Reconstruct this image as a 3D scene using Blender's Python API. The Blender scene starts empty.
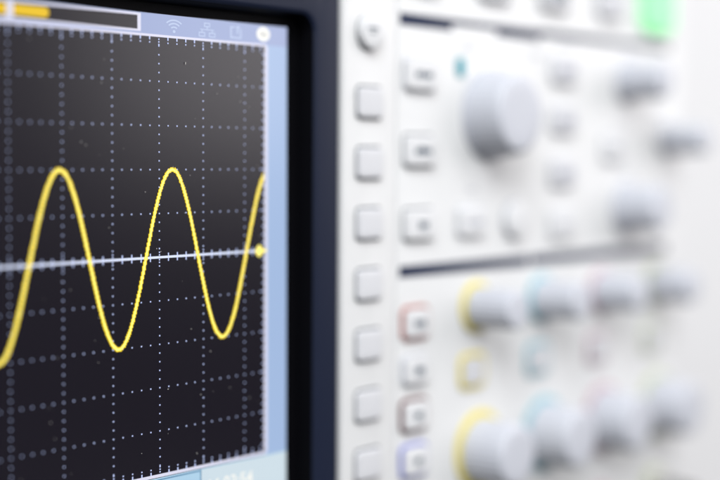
import bpy, bmesh, math, random
from mathutils import Vector, Matrix
random.seed(7)
sc = bpy.context.scene
COL = sc.collection
PI = math.pi

# ------------------------------------------------------------------ materials
def nodes_of(name):
    m = bpy.data.materials.new(name); m.use_nodes = True
    nt = m.node_tree
    return m, nt, nt.nodes['Principled BSDF']

def plastic(name, col, rough=0.5, spec=0.5, bump=0.02, scale=2500, var=0.05, emit=None, estr=0.0):
    """moulded plastic: fine grain in the bump, slight uneven tone in the colour"""
    m, nt, b = nodes_of(name)
    tc = nt.nodes.new('ShaderNodeTexCoord')
    n1 = nt.nodes.new('ShaderNodeTexNoise'); n1.inputs['Scale'].default_value = 30; n1.inputs['Detail'].default_value = 5
    nt.links.new(tc.outputs['Object'], n1.inputs['Vector'])
    mx = nt.nodes.new('ShaderNodeMix'); mx.data_type = 'RGBA'
    mx.inputs[6].default_value = tuple(c*(1-var) for c in col)+(1,)
    mx.inputs[7].default_value = tuple(min(1, c*(1+var)) for c in col)+(1,)
    nt.links.new(n1.outputs['Fac'], mx.inputs[0])
    nt.links.new(mx.outputs[2], b.inputs['Base Color'])
    n2 = nt.nodes.new('ShaderNodeTexNoise'); n2.inputs['Scale'].default_value = scale; n2.inputs['Detail'].default_value = 2
    nt.links.new(tc.outputs['Object'], n2.inputs['Vector'])
    bp = nt.nodes.new('ShaderNodeBump'); bp.inputs['Strength'].default_value = bump; bp.inputs['Distance'].default_value = 0.0003
    nt.links.new(n2.outputs['Fac'], bp.inputs['Height'])
    nt.links.new(bp.outputs['Normal'], b.inputs['Normal'])
    b.inputs['Roughness'].default_value = rough
    b.inputs['Specular IOR Level'].default_value = spec
    if emit:
        b.inputs['Emission Color'].default_value = tuple(emit)+(1,)
        b.inputs['Emission Strength'].default_value = estr
    return m

def srgb(r, g, b):
    f = lambda u: (u/255/12.92) if u <= 10 else ((u/255+0.055)/1.055)**2.4
    return (f(r), f(g), f(b))

SCREEN_ROUGH = 0.23
def lcd(name, col, strength=1.0):
    """a lit area of the display: black anti-glare surface that gives off light"""
    m, nt, b = nodes_of(name)
    b.inputs['Base Color'].default_value = (0.004, 0.004, 0.005, 1)
    b.inputs['Roughness'].default_value = SCREEN_ROUGH
    b.inputs['Specular IOR Level'].default_value = 0.4
    b.inputs['Emission Color'].default_value = tuple(col)+(1,)
    b.inputs['Emission Strength'].default_value = strength
    return m

M = {}
M['panel'] = plastic('white_panel_plastic', (0.548, 0.549, 0.55), 0.5, 0.35)
M['strip'] = plastic('white_strip_plastic', (0.53, 0.53, 0.53), 0.45, 0.4)
M['case'] = plastic('white_case_plastic', (0.74, 0.74, 0.74), 0.55, 0.4)
M['key'] = plastic('grey_key_rubber', (0.49, 0.492, 0.51), 0.5, 0.35)
M['button'] = plastic('white_button_rubber', (0.535, 0.537, 0.545), 0.5, 0.35)
M['knob'] = plastic('silver_knob_paint', (0.42, 0.43, 0.47), 0.5, 0.35); M['knob'].node_tree.nodes['Principled BSDF'].inputs['Metallic'].default_value = 0.0
M['bezel'] = plastic('navy_bezel_plastic', (0.006, 0.0095, 0.024), 0.42, 0.17, bump=0.06, scale=1600)
M['lip'] = plastic('black_lip_plastic', (0.0012, 0.0012, 0.002), 0.6, 0.05)
M['bar'] = plastic('navy_print', (0.014, 0.021, 0.050), 0.6, 0.12)
M['print'] = plastic('dark_print', (0.015, 0.04, 0.07), 0.5, 0.15)
M['greyprint'] = plastic('grey_print', (0.30, 0.31, 0.36), 0.5, 0.3)
M['gap'] = plastic('gap_shade', (0.022, 0.03, 0.045), 0.7, 0.2)  # dark colour painted for the shade in gaps round keys and buttons
M['whiteprint'] = plastic('white_print', (0.16, 0.16, 0.73), 0.5, 0.3)
M['yellow'] = plastic('yellow_ring', (0.56, 0.47, 0.09), 0.45, 0.4)
M['cyan'] = plastic('cyan_ring', (0.22, 0.38, 0.43), 0.45, 0.4)
M['purple'] = plastic('magenta_ring', (0.40, 0.29, 0.32), 0.45, 0.4)
M['green'] = plastic('green_ring', (0.41, 0.44, 0.30), 0.45, 0.4)
M['red'] = plastic('rose_ring', (0.33, 0.12, 0.10), 0.45, 0.4)
M['darkred'] = plastic('maroon_ring', (0.085, 0.012, 0.012), 0.45, 0.4)
M['blue'] = plastic('blue_ring', (0.14, 0.155, 0.42), 0.45, 0.4)
M['greyring'] = plastic('grey_ring', (0.40, 0.41, 0.45), 0.45, 0.4)
M['teal'] = plastic('teal_lamp', (0.0, 0.12, 0.16), 0.4, 0.2, emit=(0.0, 0.30, 0.36), estr=0.5)
M['runlit'] = plastic('green_backlit_rubber', (0.10, 0.42, 0.16), 0.5, 0.3, emit=(0.34, 0.80, 0.42), estr=0.75)
M['metal'] = plastic('nickel', (0.5, 0.5, 0.5), 0.3, 0.5); M['metal'].node_tree.nodes['Principled BSDF'].inputs['Metallic'].default_value = 1
M['rubber'] = plastic('black_rubber', (0.02, 0.02, 0.02), 0.8, 0.2)
M['wall'] = plastic('wall_paint', (0.565, 0.566, 0.57), 0.9, 0.2, bump=0.05, scale=400, var=0.02)
M['table'] = plastic('dark_laminate', (0.016, 0.017, 0.02), 0.55, 0.35, bump=0.05, scale=600, var=0.2)
M['screen'] = lcd('screen_black', (0.0034, 0.0017, 0.0060), 1.0)
M['margin'] = lcd('screen_margin', srgb(163, 187, 224), 1.0)
M['status'] = lcd('screen_status_bar', srgb(156, 170, 210), 1.0)
M['foot'] = lcd('screen_foot_bar', srgb(176, 211, 234), 1.0)
M['footlight'] = lcd('screen_foot_cell', srgb(208, 224, 233), 1.0)
M['footline'] = lcd('screen_foot_line', srgb(105, 150, 185), 0.9)
M['line'] = lcd('screen_frame_line', srgb(228, 228, 248), 0.95)
M['dot'] = lcd('screen_dot', srgb(198, 211, 255), 1.0)
M['axis'] = lcd('screen_axis', srgb(218, 226, 250), 1.1)
M['trace'] = lcd('screen_trace', (1.0, 0.72, 0.025), 1.2)
M['tracecore'] = lcd('screen_trace_core', (1.0, 0.87, 0.20), 1.3)
M['record'] = lcd('screen_record', (0.90, 0.58, 0.005), 0.95)
M['white'] = lcd('screen_white', (0.95, 0.95, 0.90), 1.0)
M['icon'] = lcd('screen_icon', srgb(186, 201, 232), 1.0)
M['icondark'] = lcd('screen_icon_dark', srgb(120, 125, 130), 0.6)
M['dust'] = plastic('dust', (0.30, 0.29, 0.28), 0.9, 0.1)

# ------------------------------------------------------------------ geometry helpers
# (s, v, n): millimetres along the front, up, and out towards the viewer
def W(s, v, n):
    return Vector((s/1000.0, -n/1000.0, v/1000.0))

def link(name, bm, mat, parent=None, smooth=False, origin=None):
    bmesh.ops.recalc_face_normals(bm, faces=bm.faces)
    if origin is not None:
        bmesh.ops.translate(bm, vec=-origin, verts=bm.verts)
    me = bpy.data.meshes.new(name); bm.to_mesh(me); bm.free()
    me.materials.append(mat)
    if smooth:
        for p in me.polygons: p.use_smooth = True
        me.set_sharp_from_angle(angle=math.radians(40))
    o = bpy.data.objects.new(name, me); COL.objects.link(o)
    if parent is not None: o.parent = parent
    if origin is not None:
        base = Vector((0, 0, 0)) if parent is None else parent.get('_o', None)
        o.location = origin
    return o

def rrect(s0, s1, v0, v1, r, seg=6):
    r = max(0.01, min(r, (s1-s0)/2-0.01, (v1-v0)/2-0.01))
    pts = []
    for cx, cy, a0 in ((s1-r, v1-r, 0), (s0+r, v1-r, 90), (s0+r, v0+r, 180), (s1-r, v0+r, 270)):
        for k in range(seg+1):
            a = math.radians(a0+90*k/seg)
            pts.append((cx+r*math.cos(a), cy+r*math.sin(a)))
    return pts

def rings(bm, loops, cap_first=False, cap_last=True):
    """loops: list of lists of (s, v, n), all the same length"""
    vs = [[bm.verts.new(W(*p)) for p in lp] for lp in loops]
    n = len(vs[0])
    for a, b in zip(vs, vs[1:]):
        for i in range(n):
            bm.faces.new((a[i], a[(i+1) % n], b[(i+1) % n], b[i]))
    if cap_last: bm.faces.new(vs[-1])
    if cap_first: bm.faces.new(vs[0][::-1])

def pad(bm, s0, s1, v0, v1, n0, n1, r=1.2, bev=0.5, seg=6, dome=0.0, back=False):
    """a rounded plate from n0 up to n1 with a rolled front edge"""
    lp = [[(a, b, n0) for a, b in rrect(s0, s1, v0, v1, r, seg)]]
    K = 4
    for k in range(K+1):
        t = PI/2*k/K
        ins = bev*(1-math.cos(t)); z = n1-bev+bev*math.sin(t)
        lp.append([(a, b, z) for a, b in rrect(s0+ins, s1-ins, v0+ins, v1-ins, r-ins, seg)])
    if dome:
        i2 = bev+min(s1-s0, v1-v0)*0.2
        lp.append([(a, b, n1+dome) for a, b in rrect(s0+i2, s1-i2, v0+i2, v1-i2, max(0.2, r-i2), seg)])
    rings(bm, lp, cap_first=back)

def sheet(bm, pts, n):
    bm.faces.new([bm.verts.new(W(a, b, n)) for a, b in pts])

def rect(bm, s0, s1, v0, v1, n):
    sheet(bm, ((s0, v0), (s1, v0), (s1, v1), (s0, v1)), n)

def ringsheet(bm, outer, inner, n0, n1=None):
    """flat or raised ring between two outlines of the same point count"""
    k = len(outer)
    if n1 is None:
        o = [bm.verts.new(W(a, b, n0)) for a, b in outer]; i = [bm.verts.new(W(a, b, n0)) for a, b in inner]
        for j in range(k): bm.faces.new((o[j], o[(j+1) % k], i[(j+1) % k], i[j]))
    else:
        lp = [[(a, b, n0) for a, b in outer], [(a, b, n1) for a, b in outer], [(a, b, n1) for a, b in inner], [(a, b, n0) for a, b in inner]]
        rings(bm, lp, cap_last=False)

def lathe(bm, s, v, prof, seg=64, rib=0.0, nrib=0, rib_range=(0, 0)):
    lp = []
    for j, (r, n) in enumerate(prof):
        ring = []
        for k in range(seg):
            a = 2*PI*k/seg
            rr = r
            if nrib and rib_range[0] <= j <= rib_range[1]:
                rr = r-rib*(0.5+0.5*math.cos(a*nrib))
            ring.append((s+rr*math.cos(a), v+rr*math.sin(a), n))
        lp.append(ring)
    rings(bm, lp)

def strokes(bm, s0, s1, v, h, n, k, fill=0.6):
    """a short run of small dark strokes, a legend too small and blurred to read"""
    w = (s1-s0)/k
    for i in range(k):
        a = s0+w*i; b = a+w*fill*random.uniform(0.8, 1.2)
        hh = h*random.uniform(0.7, 1.0)
        rect(bm, a, b, v-h/2, v-h/2+hh, n)

# ------------------------------------------------------------------ the setting
def structure(name, bm, mat):
    o = link(name, bm, mat); o['kind'] = 'structure'; return o

TABLE_V = -138
bm = bmesh.new()
pad(bm, -900, 300, -600, 140, -30, 0, 10, 4)
bmesh.ops.rotate(bm, cent=(0, 0, 0), matrix=Matrix.Rotation(math.radians(-90), 3, 'X'), verts=bm.verts)
bmesh.ops.translate(bm, vec=(0, 0, TABLE_V/1000), verts=bm.verts)
structure('table_surface', bm, M['table'])
bm = bmesh.new()
v = [bm.verts.new(p) for p in ((-2.2, 0.16, -1.0), (3.2, 0.16, -1.0), (3.2, 0.16, 1.8), (-2.2, 0.16, 1.8))]
bm.faces.new(v)
structure('wall', bm, M['wall'])

# ------------------------------------------------------------------ the oscilloscope
scope = bpy.data.objects.new('oscilloscope', None); COL.objects.link(scope)
scope['label'] = 'white bench oscilloscope showing a yellow sine wave on its dark dotted screen'
scope['category'] = 'oscilloscope'

PN = 5.6     # front of the white control panel
# case
bm = bmesh.new()
SL, SR, VB, VT = -172, 267, -108, 97
lp = []
for n, ins in ((-118, 14), (-112, 6), (-100, 2), (-4, 1.0), (0, 1.6)):
    lp.append([(a, b, n) for a, b in rrect(SL+ins, SR-ins, VB+ins, VT-ins, 9-min(ins, 3), 8)])
rings(bm, lp, cap_first=True)
link('rear_case', bm, M['case'], scope, smooth=True)
for sx in (SL+40, SR-40):
    bm = bmesh.new()
    pad(bm, sx-18, sx+18, -60, -40, 0, 31, 4, 1.5)
    bmesh.ops.rotate(bm, cent=(0, 0, 0), matrix=Matrix.Rotation(math.radians(-90), 3, 'X'), verts=bm.verts)
    # after the turn the pad stands along the vertical: place it under the case
    zs = [q.co.z for q in bm.verts]; ys = [q.co.y for q in bm.verts]
    bmesh.ops.translate(bm, vec=(0, 0.03-min(ys), TABLE_V/1000-min(zs)), verts=bm.verts)
    link('foot', bm, M['rubber'], scope, smooth=True)

# bezel: a raised frame round the display
LS0, LS1, LV0, LV1 = -157.5, 74.8, -71, 58.1      # inner lip
bm = bmesh.new()
def fr(n, oi, ii):
    return None
O = lambda g: rrect(SL+0.6+g, 84.5-g, VB+1.2+g, VT-1.2-g, 6, 8)
I = lambda g: rrect(LS0-g, LS1+g, LV0-g, LV1+g, 4.2+g, 8)
lp = [[(a, b, 0.2) for a, b in O(0)], [(a, b, 4.5) for a, b in O(0)], [(a, b, 5.0) for a, b in O(0.5)],
      [(a, b, 5.0) for a, b in I(1.6)], [(a, b, 4.85) for a, b in I(0.9)], [(a, b, 4.4) for a, b in I(0.35)]]
rings(bm, lp, cap_last=False)
bezel = link('bezel', bm, M['bezel'], scope, smooth=True)
bm = bmesh.new()
lp = [[(a, b, 4.4) for a, b in I(0.35)], [(a, b, 3.8) for a, b in I(0.1)], [(a, b, 0.02) for a, b in I(-0.6)]]
rings(bm, lp, cap_last=False)
link('inner_lip', bm, M['lip'], bezel, smooth=True)

# display -------------------------------------------------------------
D = 13.774                                   # one horizontal division
G0, G1 = -10.5*D, 4.5*D                      # graticule edges
bm = bmesh.new()
rect(bm, LS0-0.2, LS1+0.2, LV0-0.2, LV1+0.2, 0.1)
glass = link('screen', bm, M['screen'], scope)
bm = bmesh.new()
ringsheet(bm, rrect(LS0-0.1, LS1+0.1, LV0-0.1, LV1+0.1, 3.6), rrect(-150.25, 70.05, -65.55, 55.25, 0.3), 0.13)
link('screen_mask', bm, M['lip'], glass)
glass['label'] = 'dark glossy screen with a dotted grid and a yellow sine trace'
SX0, SX1, SV0, SV1 = -150.2, 70.0, -65.5, 55.2

bm = bmesh.new()    # right and left margins
rect(bm, G1+0.35, SX1, -50.9, 50.35, 0.14)
link('screen_margin', bm, M['margin'], glass)
bm = bmesh.new()
rect(bm, SX0, G0-0.35, -50.9, 50.35, 0.14)
link('screen_margin', bm, M['margin'], glass)
bm = bmesh.new()
rect(bm, SX0, SX1, 50.35, SV1, 0.14)
link('status_bar', bm, M['status'], glass)
bm = bmesh.new()
rect(bm, SX0, SX1, SV0, -50.9, 0.14)
link('foot_bar', bm, M['foot'], glass)
bm = bmesh.new()
rect(bm, 40.6, SX1, SV0, -51.15, 0.18)
link('foot_cell', bm, M['footlight'], glass)
bm = bmesh.new()
rect(bm, 40.2, 40.6, SV0, -51.1, 0.18)
rect(bm, -30, 40.2, -51.5, -51.2, 0.18)
link('cell_divider', bm, M['footline'], glass)

# graticule: frame, dots, ticks
bm = bmesh.new()
z = 0.2; t = 0.75
rect(bm, G0-t, G1+t, 50.0, 50.55, z); rect(bm, G0-t, G1+t, -50.75, -50.0, z)
rect(bm, G0-t, G0, -50, 50, z); rect(bm, G1, G1+1.15, -50, 50, z)
link('graticule_frame', bm, M['line'], glass)
bm = bmesh.new()
h = 0.16; hs = 0.18
def dot(s, v): rect(bm, s-hs, s+hs, v-h, v+h, z)
for c in range(-10, 5):                      # vertical dotted lines
    for k in range(-24, 25):
        if k != 0: dot(c*D, k*2.0)
    for q in (0.55, 1.15, -0.55, -1.15): dot(c*D, q)
    for q in (0.5, 1.1, 1.7): dot(c*D, 50-q); dot(c*D, -50+q)
for r in range(-4, 5):                       # horizontal dotted lines
    if r == 0: continue
    for k in range(-52, 23):
        if k % 5: dot(k*D/5, r*10.0)
for k in range(-52, 23):                     # edge ticks
    if k % 5:
        s = k*D/5
        for sg in (1, -1):
            rect(bm, s-hs, s+hs, sg*49.65-0.35, sg*49.65+0.35, z); dot(s, sg*48.75)
for k in range(-24, 25):
    rect(bm, G1-0.75, G1, k*2-h, k*2+h, z)
    rect(bm, G0, G0+0.75, k*2-h, k*2+h, z)
    if k % 5 == 0: dot(G1-1.2, k*2.0)
link('graticule_dots', bm, M['dot'], glass)
bm = bmesh.new()
rect(bm, G0, G1, -0.27, 0.27, 0.21)
link('centre_axis', bm, M['axis'], glass)
bm = bmesh.new()
for k in range(-52, 23):
    if k % 5: rect(bm, k*D/5-0.17, k*D/5+0.17, -0.95, 0.95, 0.205)
link('axis_tick', bm, M['dot'], glass)

# waveform: a ribbon of even width along the sine
sine = lambda s: 20.0*math.cos(2*PI*(s+0.75)/32.25)
PX, PY = D/50, 0.25                           # one pixel of the display
def raster(bm, w, n, wob):
    """the sine as the display draws it: one run of whole pixels in each pixel column"""
    k = int((G1-G0)/PX); rr = random.Random(5)
    for i in range(k):
        s = G0+(i+0.5)*PX; v = sine(s)+rr.uniform(-wob, wob)
        sl = abs(sine(s+PX/2)-sine(s-PX/2))
        hv = 0.5*(w*math.sqrt(1+(sl/PX)**2)*0.86+0.12*sl)
        a = round((v-hv)/PY)*PY; b = max(round((v+hv)/PY)*PY, a+PY)
        rect(bm, s-PX*0.49, s+PX*0.49, a, b, n)
bm = bmesh.new(); raster(bm, 1.12, 0.24, 0.09)
tr = link('waveform_trace', bm, M['trace'], glass)
tr['label'] = 'yellow sine wave trace'
bm = bmesh.new(); raster(bm, 0.55, 0.27, 0.06)
link('trace_core', bm, M['tracecore'], glass)
bm = bmesh.new()
sheet(bm, [(58.6, 0.0), (59.3, 1.0), (60.0, 1.55), (60.9, 1.1), (61.3, 0.35), (62.6, 0.35), (62.6, -0.35), (61.3, -0.35), (60.9, -1.1), (60.0, -1.55), (59.3, -1.0)], 0.29)
link('trigger_marker', bm, M['tracecore'], glass)

# record view in the status bar
bm = bmesh.new()
rect(bm, -60, 21.6, 51.3, 54.75, 0.18)
link('record_view', bm, M['screen'], glass)
bm = bmesh.new()
rect(bm, -60, 22.2, 54.5, 55.0, 0.2); rect(bm, -60, 22.2, 50.95, 51.4, 0.2); rect(bm, 21.2, 22.2, 51.4, 54.5, 0.2)
link('record_outline', bm, M['line'], glass)
bm = bmesh.new()
rect(bm, -59, -4.2, 51.9, 54.1, 0.22)
sheet(bm, [(-4.2, 51.9)]+[(-4.2+1.0*math.cos(a), 53.0+1.1*math.sin(a)) for a in [PI*(k/10-0.5) for k in range(1, 10)]]+[(-4.2, 54.1)], 0.22)
link('record_fill', bm, M['record'], glass)
bm = bmesh.new()
rect(bm, -14.0, -12.3, 50.9, 55.0, 0.25); rect(bm, -14.7, -14.0, 50.9, 51.6, 0.25)
link('record_bracket', bm, M['line'], glass)

# icons
def arc(bm, cs, cv, r, w, a0, a1, n, sx=1.0, seg=14):
    prev = None
    for i in range(seg+1):
        a = math.radians(a0+(a1-a0)*i/seg)
        p = bm.verts.new(W(cs+sx*(r+w/2)*math.cos(a), cv+(r+w/2)*math.sin(a), n)); q = bm.verts.new(W(cs+sx*(r-w/2)*math.cos(a), cv+(r-w/2)*math.sin(a), n))
        if prev: bm.faces.new((prev[0], p, q, prev[1]))
        prev = (p, q)
def box_outline(bm, s0, s1, v0, v1, w, n):
    rect(bm, s0, s1, v1-w, v1, n); rect(bm, s0, s1, v0, v0+w, n)
    rect(bm, s0, s0+w*1.2, v0+w, v1-w, n); rect(bm, s1-w*1.2, s1, v0+w, v1-w, n)
zi = 0.2
bm = bmesh.new()
for r in (0.95, 1.75, 2.5): arc(bm, 32.2, 51.6, r, 0.33, 45, 135, zi, 1.3)
sheet(bm, [(32.2+0.45*math.cos(2*PI*k/12), 51.55+0.35*math.sin(2*PI*k/12)) for k in range(12)], zi)
link('wireless_icon', bm, M['icon'], glass)
bm = bmesh.new()
box_outline(bm, 41.6, 43.6, 53.3, 54.3, 0.25, zi)
box_outline(bm, 39.9, 42.0, 51.0, 52.1, 0.25, zi); box_outline(bm, 43.2, 45.3, 51.0, 52.1, 0.25, zi)
rect(bm, 40.4, 44.9, 52.6, 52.8, zi); rect(bm, 42.45, 42.8, 52.8, 53.3, zi); rect(bm, 40.8, 41.1, 52.1, 52.6, zi); rect(bm, 44.1, 44.4, 52.1, 52.6, zi)
link('network_icon', bm, M['icon'], glass)
bm = bmesh.new()
rect(bm, 50.2, 50.7, 51.3, 54.1, zi); rect(bm, 50.7, 54.0, 51.3, 51.65, zi); rect(bm, 53.5, 54.0, 51.65, 53.6, zi)
rect(bm, 50.7, 52.0, 53.8, 54.1, zi); rect(bm, 52.4, 52.9, 52.4, 54.3, zi)
sheet(bm, [(52.9, 54.4), (52.9, 53.6), (53.6, 54.0)], zi+0.02)
link('file_icon', bm, M['icon'], glass)
bm = bmesh.new()
sheet(bm, [(61.5+2.35*math.cos(2*PI*k/40), 52.95+1.75*math.sin(2*PI*k/40)) for k in range(40)], 0.23)
disc = link('round_badge', bm, M['white'], glass)
bm = bmesh.new()
rect(bm, 60.7, 61.0, 52.6, 53.4, 0.26); rect(bm, 61.3, 61.6, 52.4, 53.2, 0.26); arc(bm, 61.7, 52.9, 0.75, 0.22, -60, 60, 0.26)
link('badge_mark', bm, M['icondark'], glass)

# clock text on the foot bar
cu = bpy.data.curves.new('clock_text', 'FONT'); cu.body = '16:03:54'; cu.size = 0.0046; cu.align_x = 'RIGHT'; cu.offset = 0.00006
txt = bpy.data.objects.new('clock_tmp', cu); COL.objects.link(txt)
bpy.context.view_layer.update()
me = bpy.data.meshes.new_from_object(txt.evaluated_get(bpy.context.evaluated_depsgraph_get()))
bpy.data.objects.remove(txt); me.name = 'clock_text'
me.materials.clear(); me.materials.append(M['white'])
clock = bpy.data.objects.new('clock_text', me); COL.objects.link(clock); clock.parent = glass
clock.matrix_local = Matrix.Translation(W(58.0, -57.2, 0.24)) @ Matrix.Rotation(PI/2, 4, 'X')

# dust on the display
bm = bmesh.new()
rnd = random.Random(31)
for k in range(55):
    s = rnd.uniform(-14, 61); v = rnd.uniform(-49, 49)
    r = rnd.uniform(0.05, 0.14); a0 = rnd.uniform(0, PI)
    el = rnd.choice((1, 1, 1.6, 2.6))
    pts = []
    for q in range(7):
        a = 2*PI*q/7; x = r*el*math.cos(a)*rnd.uniform(0.7, 1.2); y = r*math.sin(a)*rnd.uniform(0.7, 1.2)
        pts.append((s+x*math.cos(a0)-y*math.sin(a0), v+x*math.sin(a0)+y*math.cos(a0)))
    sheet(bm, pts, 0.30+0.0004*k)
dust = link('dust_speck', bm, M['dust'], glass); dust['kind'] = 'stuff'

# control panel ---------------------------------------------------------
bm = bmesh.new()
pad(bm, 84.75, 106.7, VB+1.2, VT-1.2, 0.2, 5.9, 1.2, 0.9)
strip = link('menu_strip', bm, M['strip'], scope, smooth=True)
bm = bmesh.new()
pad(bm, 107.0, SR-0.6, VB+1.2, VT-1.2, 0.2, PN, 2.0, 0.6)
panel = link('front_panel', bm, M['panel'], scope, smooth=True)
SN = 5.9

# soft keys beside the display
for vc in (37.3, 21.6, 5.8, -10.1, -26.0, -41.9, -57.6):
    bm = bmesh.new()
    pad(bm, 90.1, 99.9, vc-3.9, vc+3.95, SN+0.02, SN+1.15, 1.3, 0.4, dome=0.05)
    o = link('soft_key', bm, M['key'], scope, smooth=True)
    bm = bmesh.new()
    ringsheet(bm, rrect(89.75, 100.4, vc-4.55, vc+4.5, 1.6), rrect(90.4, 99.6, vc-3.6, vc+3.65, 1.2), SN+0.04)  # dark sheet in place of the gap's shade, wider below the key
    link('key_gap_shade', bm, M['gap'], o)
# round menu button
bm = bmesh.new()
lathe(bm, 94.6, 55.6, [(4.6, SN+0.02), (4.6, SN+1.5), (4.45, SN+1.85), (4.1, SN+2.0), (2.0, SN+2.1)], 64)
rb = link('round_button', bm, M['button'], scope, smooth=True)
bm = bmesh.new()
c1 = [(94.6+4.95*math.cos(2*PI*k/48), 55.45+4.95*math.sin(2*PI*k/48)) for k in range(48)]
c2 = [(94.6+4.3*math.cos(2*PI*k/48), 55.6+4.3*math.sin(2*PI*k/48)) for k in range(48)]
ringsheet(bm, c1, c2, SN+0.04)  # shade round the button laid on as a ring, set slightly low
link('key_gap_shade', bm, M['gap'], rb)
bm = bmesh.new()
strokes(bm, 92.2, 96.6, 56.35, 0.75, SN+2.2, 5, 0.75); strokes(bm, 93.2, 95.6, 55.2, 0.7, SN+2.2, 3, 0.7)
link('button_legend', bm, M['print'], rb)

# printed bars and legends on the main panel
def printed(name, mat, fn):
    bm = bmesh.new(); fn(bm); return link(name, bm, mat, panel)
PB = PN+0.05
def b1(bm):
    rect(bm, 108.0, 131.3, 58.4, 61.7, PB); rect(bm, 131.3, 153, 60.1, 61.7, PB); rect(bm, 153, 176, 58.5, 61.7, PB); rect(bm, 176, 256, 59.9, 62.0, PB)
printed('section_bar', M['bar'], b1)
def b2(bm): rect(bm, 108.4, 171, -9.3, -6.1, PB); rect(bm, 172.0, 256, -9.1, -6.1, PB)
printed('section_bar', M['bar'], b2)
for s, v, w in ((137.5, 54.3, 5), (139.5, 14.2, 4), (170, 54, 8), (186, 58, 9), (226, 57, 9), (243, 38.5, 8), (226, 18.5, 7), (117, 66.5, 8)):
    printed('panel_legend', M['greyprint'], lambda bm: strokes(bm, s, s+w, v, 1.2, PB, max(3, int(w))))
bm = bmesh.new()
pad(bm, 133.6, 137.2, 45.8, 51.2, PN+0.02, PN+0.5, 1.2, 0.2)
link('indicator_lamp', bm, M['teal'], scope, smooth=True)

def button(sc_, vc, w, h, mat='button', legend=None, ring=None, height=2.2, r=1.3, ringw=1.1, gap='gap', lcol='print'):
    height *= 0.72; w += 0.6
    n0 = PN
    s0, s1, v0, v1 = sc_-w/2, sc_+w/2, vc-h/2, vc+h/2
    bm = bmesh.new()
    pad(bm, s0, s1, v0, v1, n0+0.02, n0+height, r, 0.5, dome=0.05)
    o = link('push_button', bm, M[mat], scope, smooth=True)
    if ring:
        bm = bmesh.new()
        g = ringw
        lp = [[(a, b, n0+0.02) for a, b in rrect(s0-g, s1+g, v0-g, v1+g, r+g)], [(a, b, n0+0.7) for a, b in rrect(s0-g+0.15, s1+g-0.15, v0-g+0.15, v1+g-0.15, r+g)],
              [(a, b, n0+0.7) for a, b in rrect(s0-0.25, s1+0.25, v0-0.25, v1+0.25, r+0.2)], [(a, b, n0+0.02) for a, b in rrect(s0-0.22, s1+0.22, v0-0.22, v1+0.22, r+0.2)]]
        rings(bm, lp, cap_last=False)
        link('accent_ring', bm, M[ring], o, smooth=True)
    elif gap:
        bm = bmesh.new()
        g = 0.36
        ringsheet(bm, rrect(s0-g, s1+g, v0-g-0.25, v1+g+0.2, r+g), rrect(s0+0.3, s1-0.3, v0+0.3, v1-0.3, r-0.2), n0+0.04)  # flat ring coloured as gap shade, a little wider along the bottom
        link('key_gap_shade', bm, M[gap], o)
    if legend:
        lw, lh, k = legend
        bm = bmesh.new(); strokes(bm, sc_-lw/2+0.6, sc_+lw/2+0.6, vc, lh, n0+height+0.1, k, 0.9)
        link('button_legend', bm, M[lcol], o)
    return o

# left column, upper half
button(116.4, 45.6, 12.6, 8.4, legend=(7.5, 1.9, 4), gap='greyprint')
button(116.4, 25.0, 12.6, 8.2, legend=(7.5, 1.9, 4))
button(116.4, 5.0, 12.4, 8.2, legend=(3.4, 2.6, 2))
button(140.6, 5.0, 12.0, 8.0, legend=(8, 1.3, 6), gap='greyring', lcol='greyprint')
# round one beside it
bm = bmesh.new(); lathe(bm, 162.5, 4.8, [(5.2, PN+0.02), (5.2, PN+1.7), (5.0, PN+2.1), (4.5, PN+2.3), (2, PN+2.35)], 48)
o = link('round_button', bm, M['button'], scope, smooth=True)
bm = bmesh.new()
ringsheet(bm, [(162.5+5.9*math.cos(2*PI*k/48), 4.8+5.9*math.sin(2*PI*k/48)) for k in range(48)], [(162.5+5.0*math.cos(2*PI*k/48), 4.8+5.0*math.sin(2*PI*k/48)) for k in range(48)], PN+0.04)  # grey ring standing in for the shade round this button
link('key_gap_shade', bm, M['greyprint'], o)
# middle column
for v_ in (50.2, 34.9, 18.5): button(188.5, v_, 12.5, 8.0, mat='key', legend=(8.5, 3.0, 6), lcol='greyprint', gap='greyring')
button(188.5, 2.6, 12.5, 8.0, legend=(7, 1.2, 5), lcol='greyprint', gap='greyring')
button(218.5, 26.5, 11, 8.0, legend=(6, 1.6, 4), lcol='greyprint', gap='greyring')
# top row
for s_, l_ in ((117, 'greyprint'), (151.0, 'greyprint'), (183, 'print'), (216, 'greyprint')):
    button(s_, 73.6, 14, 10.5, mat='key', legend=(10, 4.0 if l_ == 'print' else 2.0, 6), lcol=l_, height=2.6, gap='gap' if l_ == 'print' else 'greyprint')
g = button(246, 75.8, 20, 20, mat='runlit', height=3.4, r=4.5, gap='greyring')
g['label'] = 'large green lit button'
# left column, lower half
button(115.2, -21.9, 9.4, 7.6, ring='red', legend=(4.4, 2.2, 3))
button(115.2, -34.8, 9.4, 7.4, ring='greyring', legend=(3.2, 2.3, 2), ringw=0.7)
button(115.0, -47.2, 9.4, 7.6, ring='darkred', legend=(3.0, 2.2, 2))
button(115.0, -59.8, 9.4, 7.6, ring='blue', legend=(3.0, 2.0, 2))
# channel keys
CH = ((142.0, 'yellow'), (176.0, 'cyan'), (211.0, 'purple'), (247.0, 'green'))
for s_, rg in CH: button(s_, -38.0, 9.0, 7.6, mat='key', ring=rg, ringw=1.5, height=2.0)

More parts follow.
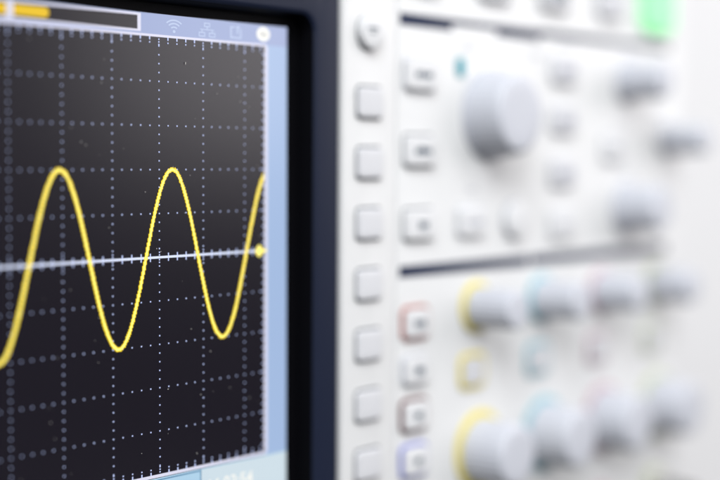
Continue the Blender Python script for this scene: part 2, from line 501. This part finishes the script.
def knob(s, v, R, h, ring=None, rw=1.2, skirt=None, nrib=30, name='control_knob'):
    n0 = PN
    bm = bmesh.new()
    b = 0.2*R
    prof = [(R*1.0, n0+0.8), (R*0.985, n0+1.6), (R*0.95, n0+h*0.5), (R*0.925, n0+h-b), (R*0.90, n0+h-b*0.45), (R*0.84, n0+h-b*0.1), (R*0.76, n0+h), (R*0.5, n0+h+0.05), (R*0.2, n0+h+0.08)]
    lathe(bm, s, v, prof, 180, rib=0.022*R, nrib=nrib, rib_range=(0, 4))
    o = link(name, bm, M['knob'], scope, smooth=True)
    bm = bmesh.new()
    rr = R+(rw if ring else 0.8)
    lathe(bm, s, v, [(rr, n0+0.02), (rr, n0+0.65), (rr-0.2, n0+0.85), (R*0.9, n0+0.9)], 72)
    link('accent_ring' if ring else 'knob_collar', bm, M[ring] if ring else M['greyring'], o, smooth=True)
    return o
k = knob(149.5, 35.6, 12.5, 11.5, nrib=40); k['label'] = 'large pale multipurpose knob'
knob(227.5, 48.5, 6.2, 15, nrib=24)
knob(256.0, 30.0, 5.2, 15, nrib=24)
knob(228.0, 7.0, 7.8, 14, nrib=30)
for s_, rg in CH:
    knob(s_+1.8, -19.6, 6.0, 15.0, ring=rg, rw=1.5, nrib=22)
    knob(s_+4.0, -61.5, 9.8, 14.0, ring=rg, rw=1.9, nrib=32)
    bm = bmesh.new(); sv = -91.5; ss = s_+3
    lathe(bm, ss, sv, [(6.6, PN+0.02), (6.6, PN+3), (5.6, PN+3.4), (4.9, PN+3.5), (4.9, PN+14), (4.6, PN+14.3), (4.1, PN+14.3), (4.1, PN+8), (1.2, PN+7.9)], 48)
    o = link('signal_socket', bm, M['metal'], scope, smooth=True)
    bm = bmesh.new()
    lathe(bm, ss, sv, [(8.2, PN+0.02), (8.2, PN+0.7), (8.0, PN+0.85), (6.3, PN+0.9)], 48)
    link('accent_ring', bm, M[rg], o, smooth=True)

# ------------------------------------------------------------------ camera (solved from the graticule)
F, YAW, PIT, ROLL = 1453.24, 0.8702, 0.0553, -0.0047
c, s = math.cos(YAW), math.sin(YAW); cp, sp = math.cos(PIT), math.sin(PIT); cr, sr = math.cos(ROLL), math.sin(ROLL)
right = Vector((c, -s, 0)); fwd = Vector((s, c, 0)); up = Vector((0, 0, 1))
fwd2 = fwd*cp-up*sp; up2 = up*cp+fwd*sp
right3 = right*cr-up2*sr; up3 = right*sr+up2*cr
cam = bpy.data.cameras.new('camera'); co = bpy.data.objects.new('camera', cam); COL.objects.link(co)
cam.sensor_width = 36; cam.lens = 36*F/720
R = Matrix((right3, up3, -fwd2)).transposed().to_4x4()
co.matrix_world = Matrix.Translation(W(-195.99, 22.49, 248.56)) @ R
cam.clip_start = 0.01; cam.clip_end = 50
cam.dof.use_dof = True; cam.dof.focus_distance = 0.3320; cam.dof.aperture_fstop = 4.0; cam.dof.aperture_blades = 0
sc.camera = co

# ------------------------------------------------------------------ studio lamps
def area(name, loc, target, sx, sy, power, col=(1, 1, 1)):
    l = bpy.data.lights.new(name, 'AREA'); l.shape = 'RECTANGLE'; l.size = sx; l.size_y = sy; l.energy = power; l.color = col
    o = bpy.data.objects.new(name, l); COL.objects.link(o); o.location = loc
    o.rotation_euler = (Vector(target)-Vector(loc)).to_track_quat('-Z', 'Y').to_euler()
    return o
area('window_softbox', (1.22, -0.62, 0.46), (0.08, 0, 0.04), 1.2, 0.9, 13.0, (1.0, 0.955, 0.975))
area('top_softbox', (0.3, -1.0, 1.35), (0.15, 0.0, 0), 1.2, 0.8, 17.5, (1.0, 1.0, 0.995))
area('front_fill', (0.05, -1.7, 0.5), (0.15, 0.0, 0.0), 1.0, 0.7, 11.5, (0.98, 0.99, 1.0))  # added fill from the camera side, lifts panel shadows below the knobs
area('left_softbox', (-0.95, -0.8, 1.15), (0.15, 0.0, 0.0), 0.9, 0.8, 40, (0.95, 0.975, 1.0))

w = bpy.data.worlds.new('World'); sc.world = w; w.use_nodes = True
bg = w.node_tree.nodes['Background']; bg.inputs[0].default_value = (0.93, 0.96, 1.0, 1); bg.inputs[1].default_value = 0.08

sc.view_settings.view_transform = 'Standard'; sc.view_settings.look = 'None'; sc.view_settings.exposure = 0; sc.view_settings.gamma = 1
sc.cycles.use_denoising = True
sc.cycles.max_bounces = 8
sc.cycles.sample_clamp_indirect = 4
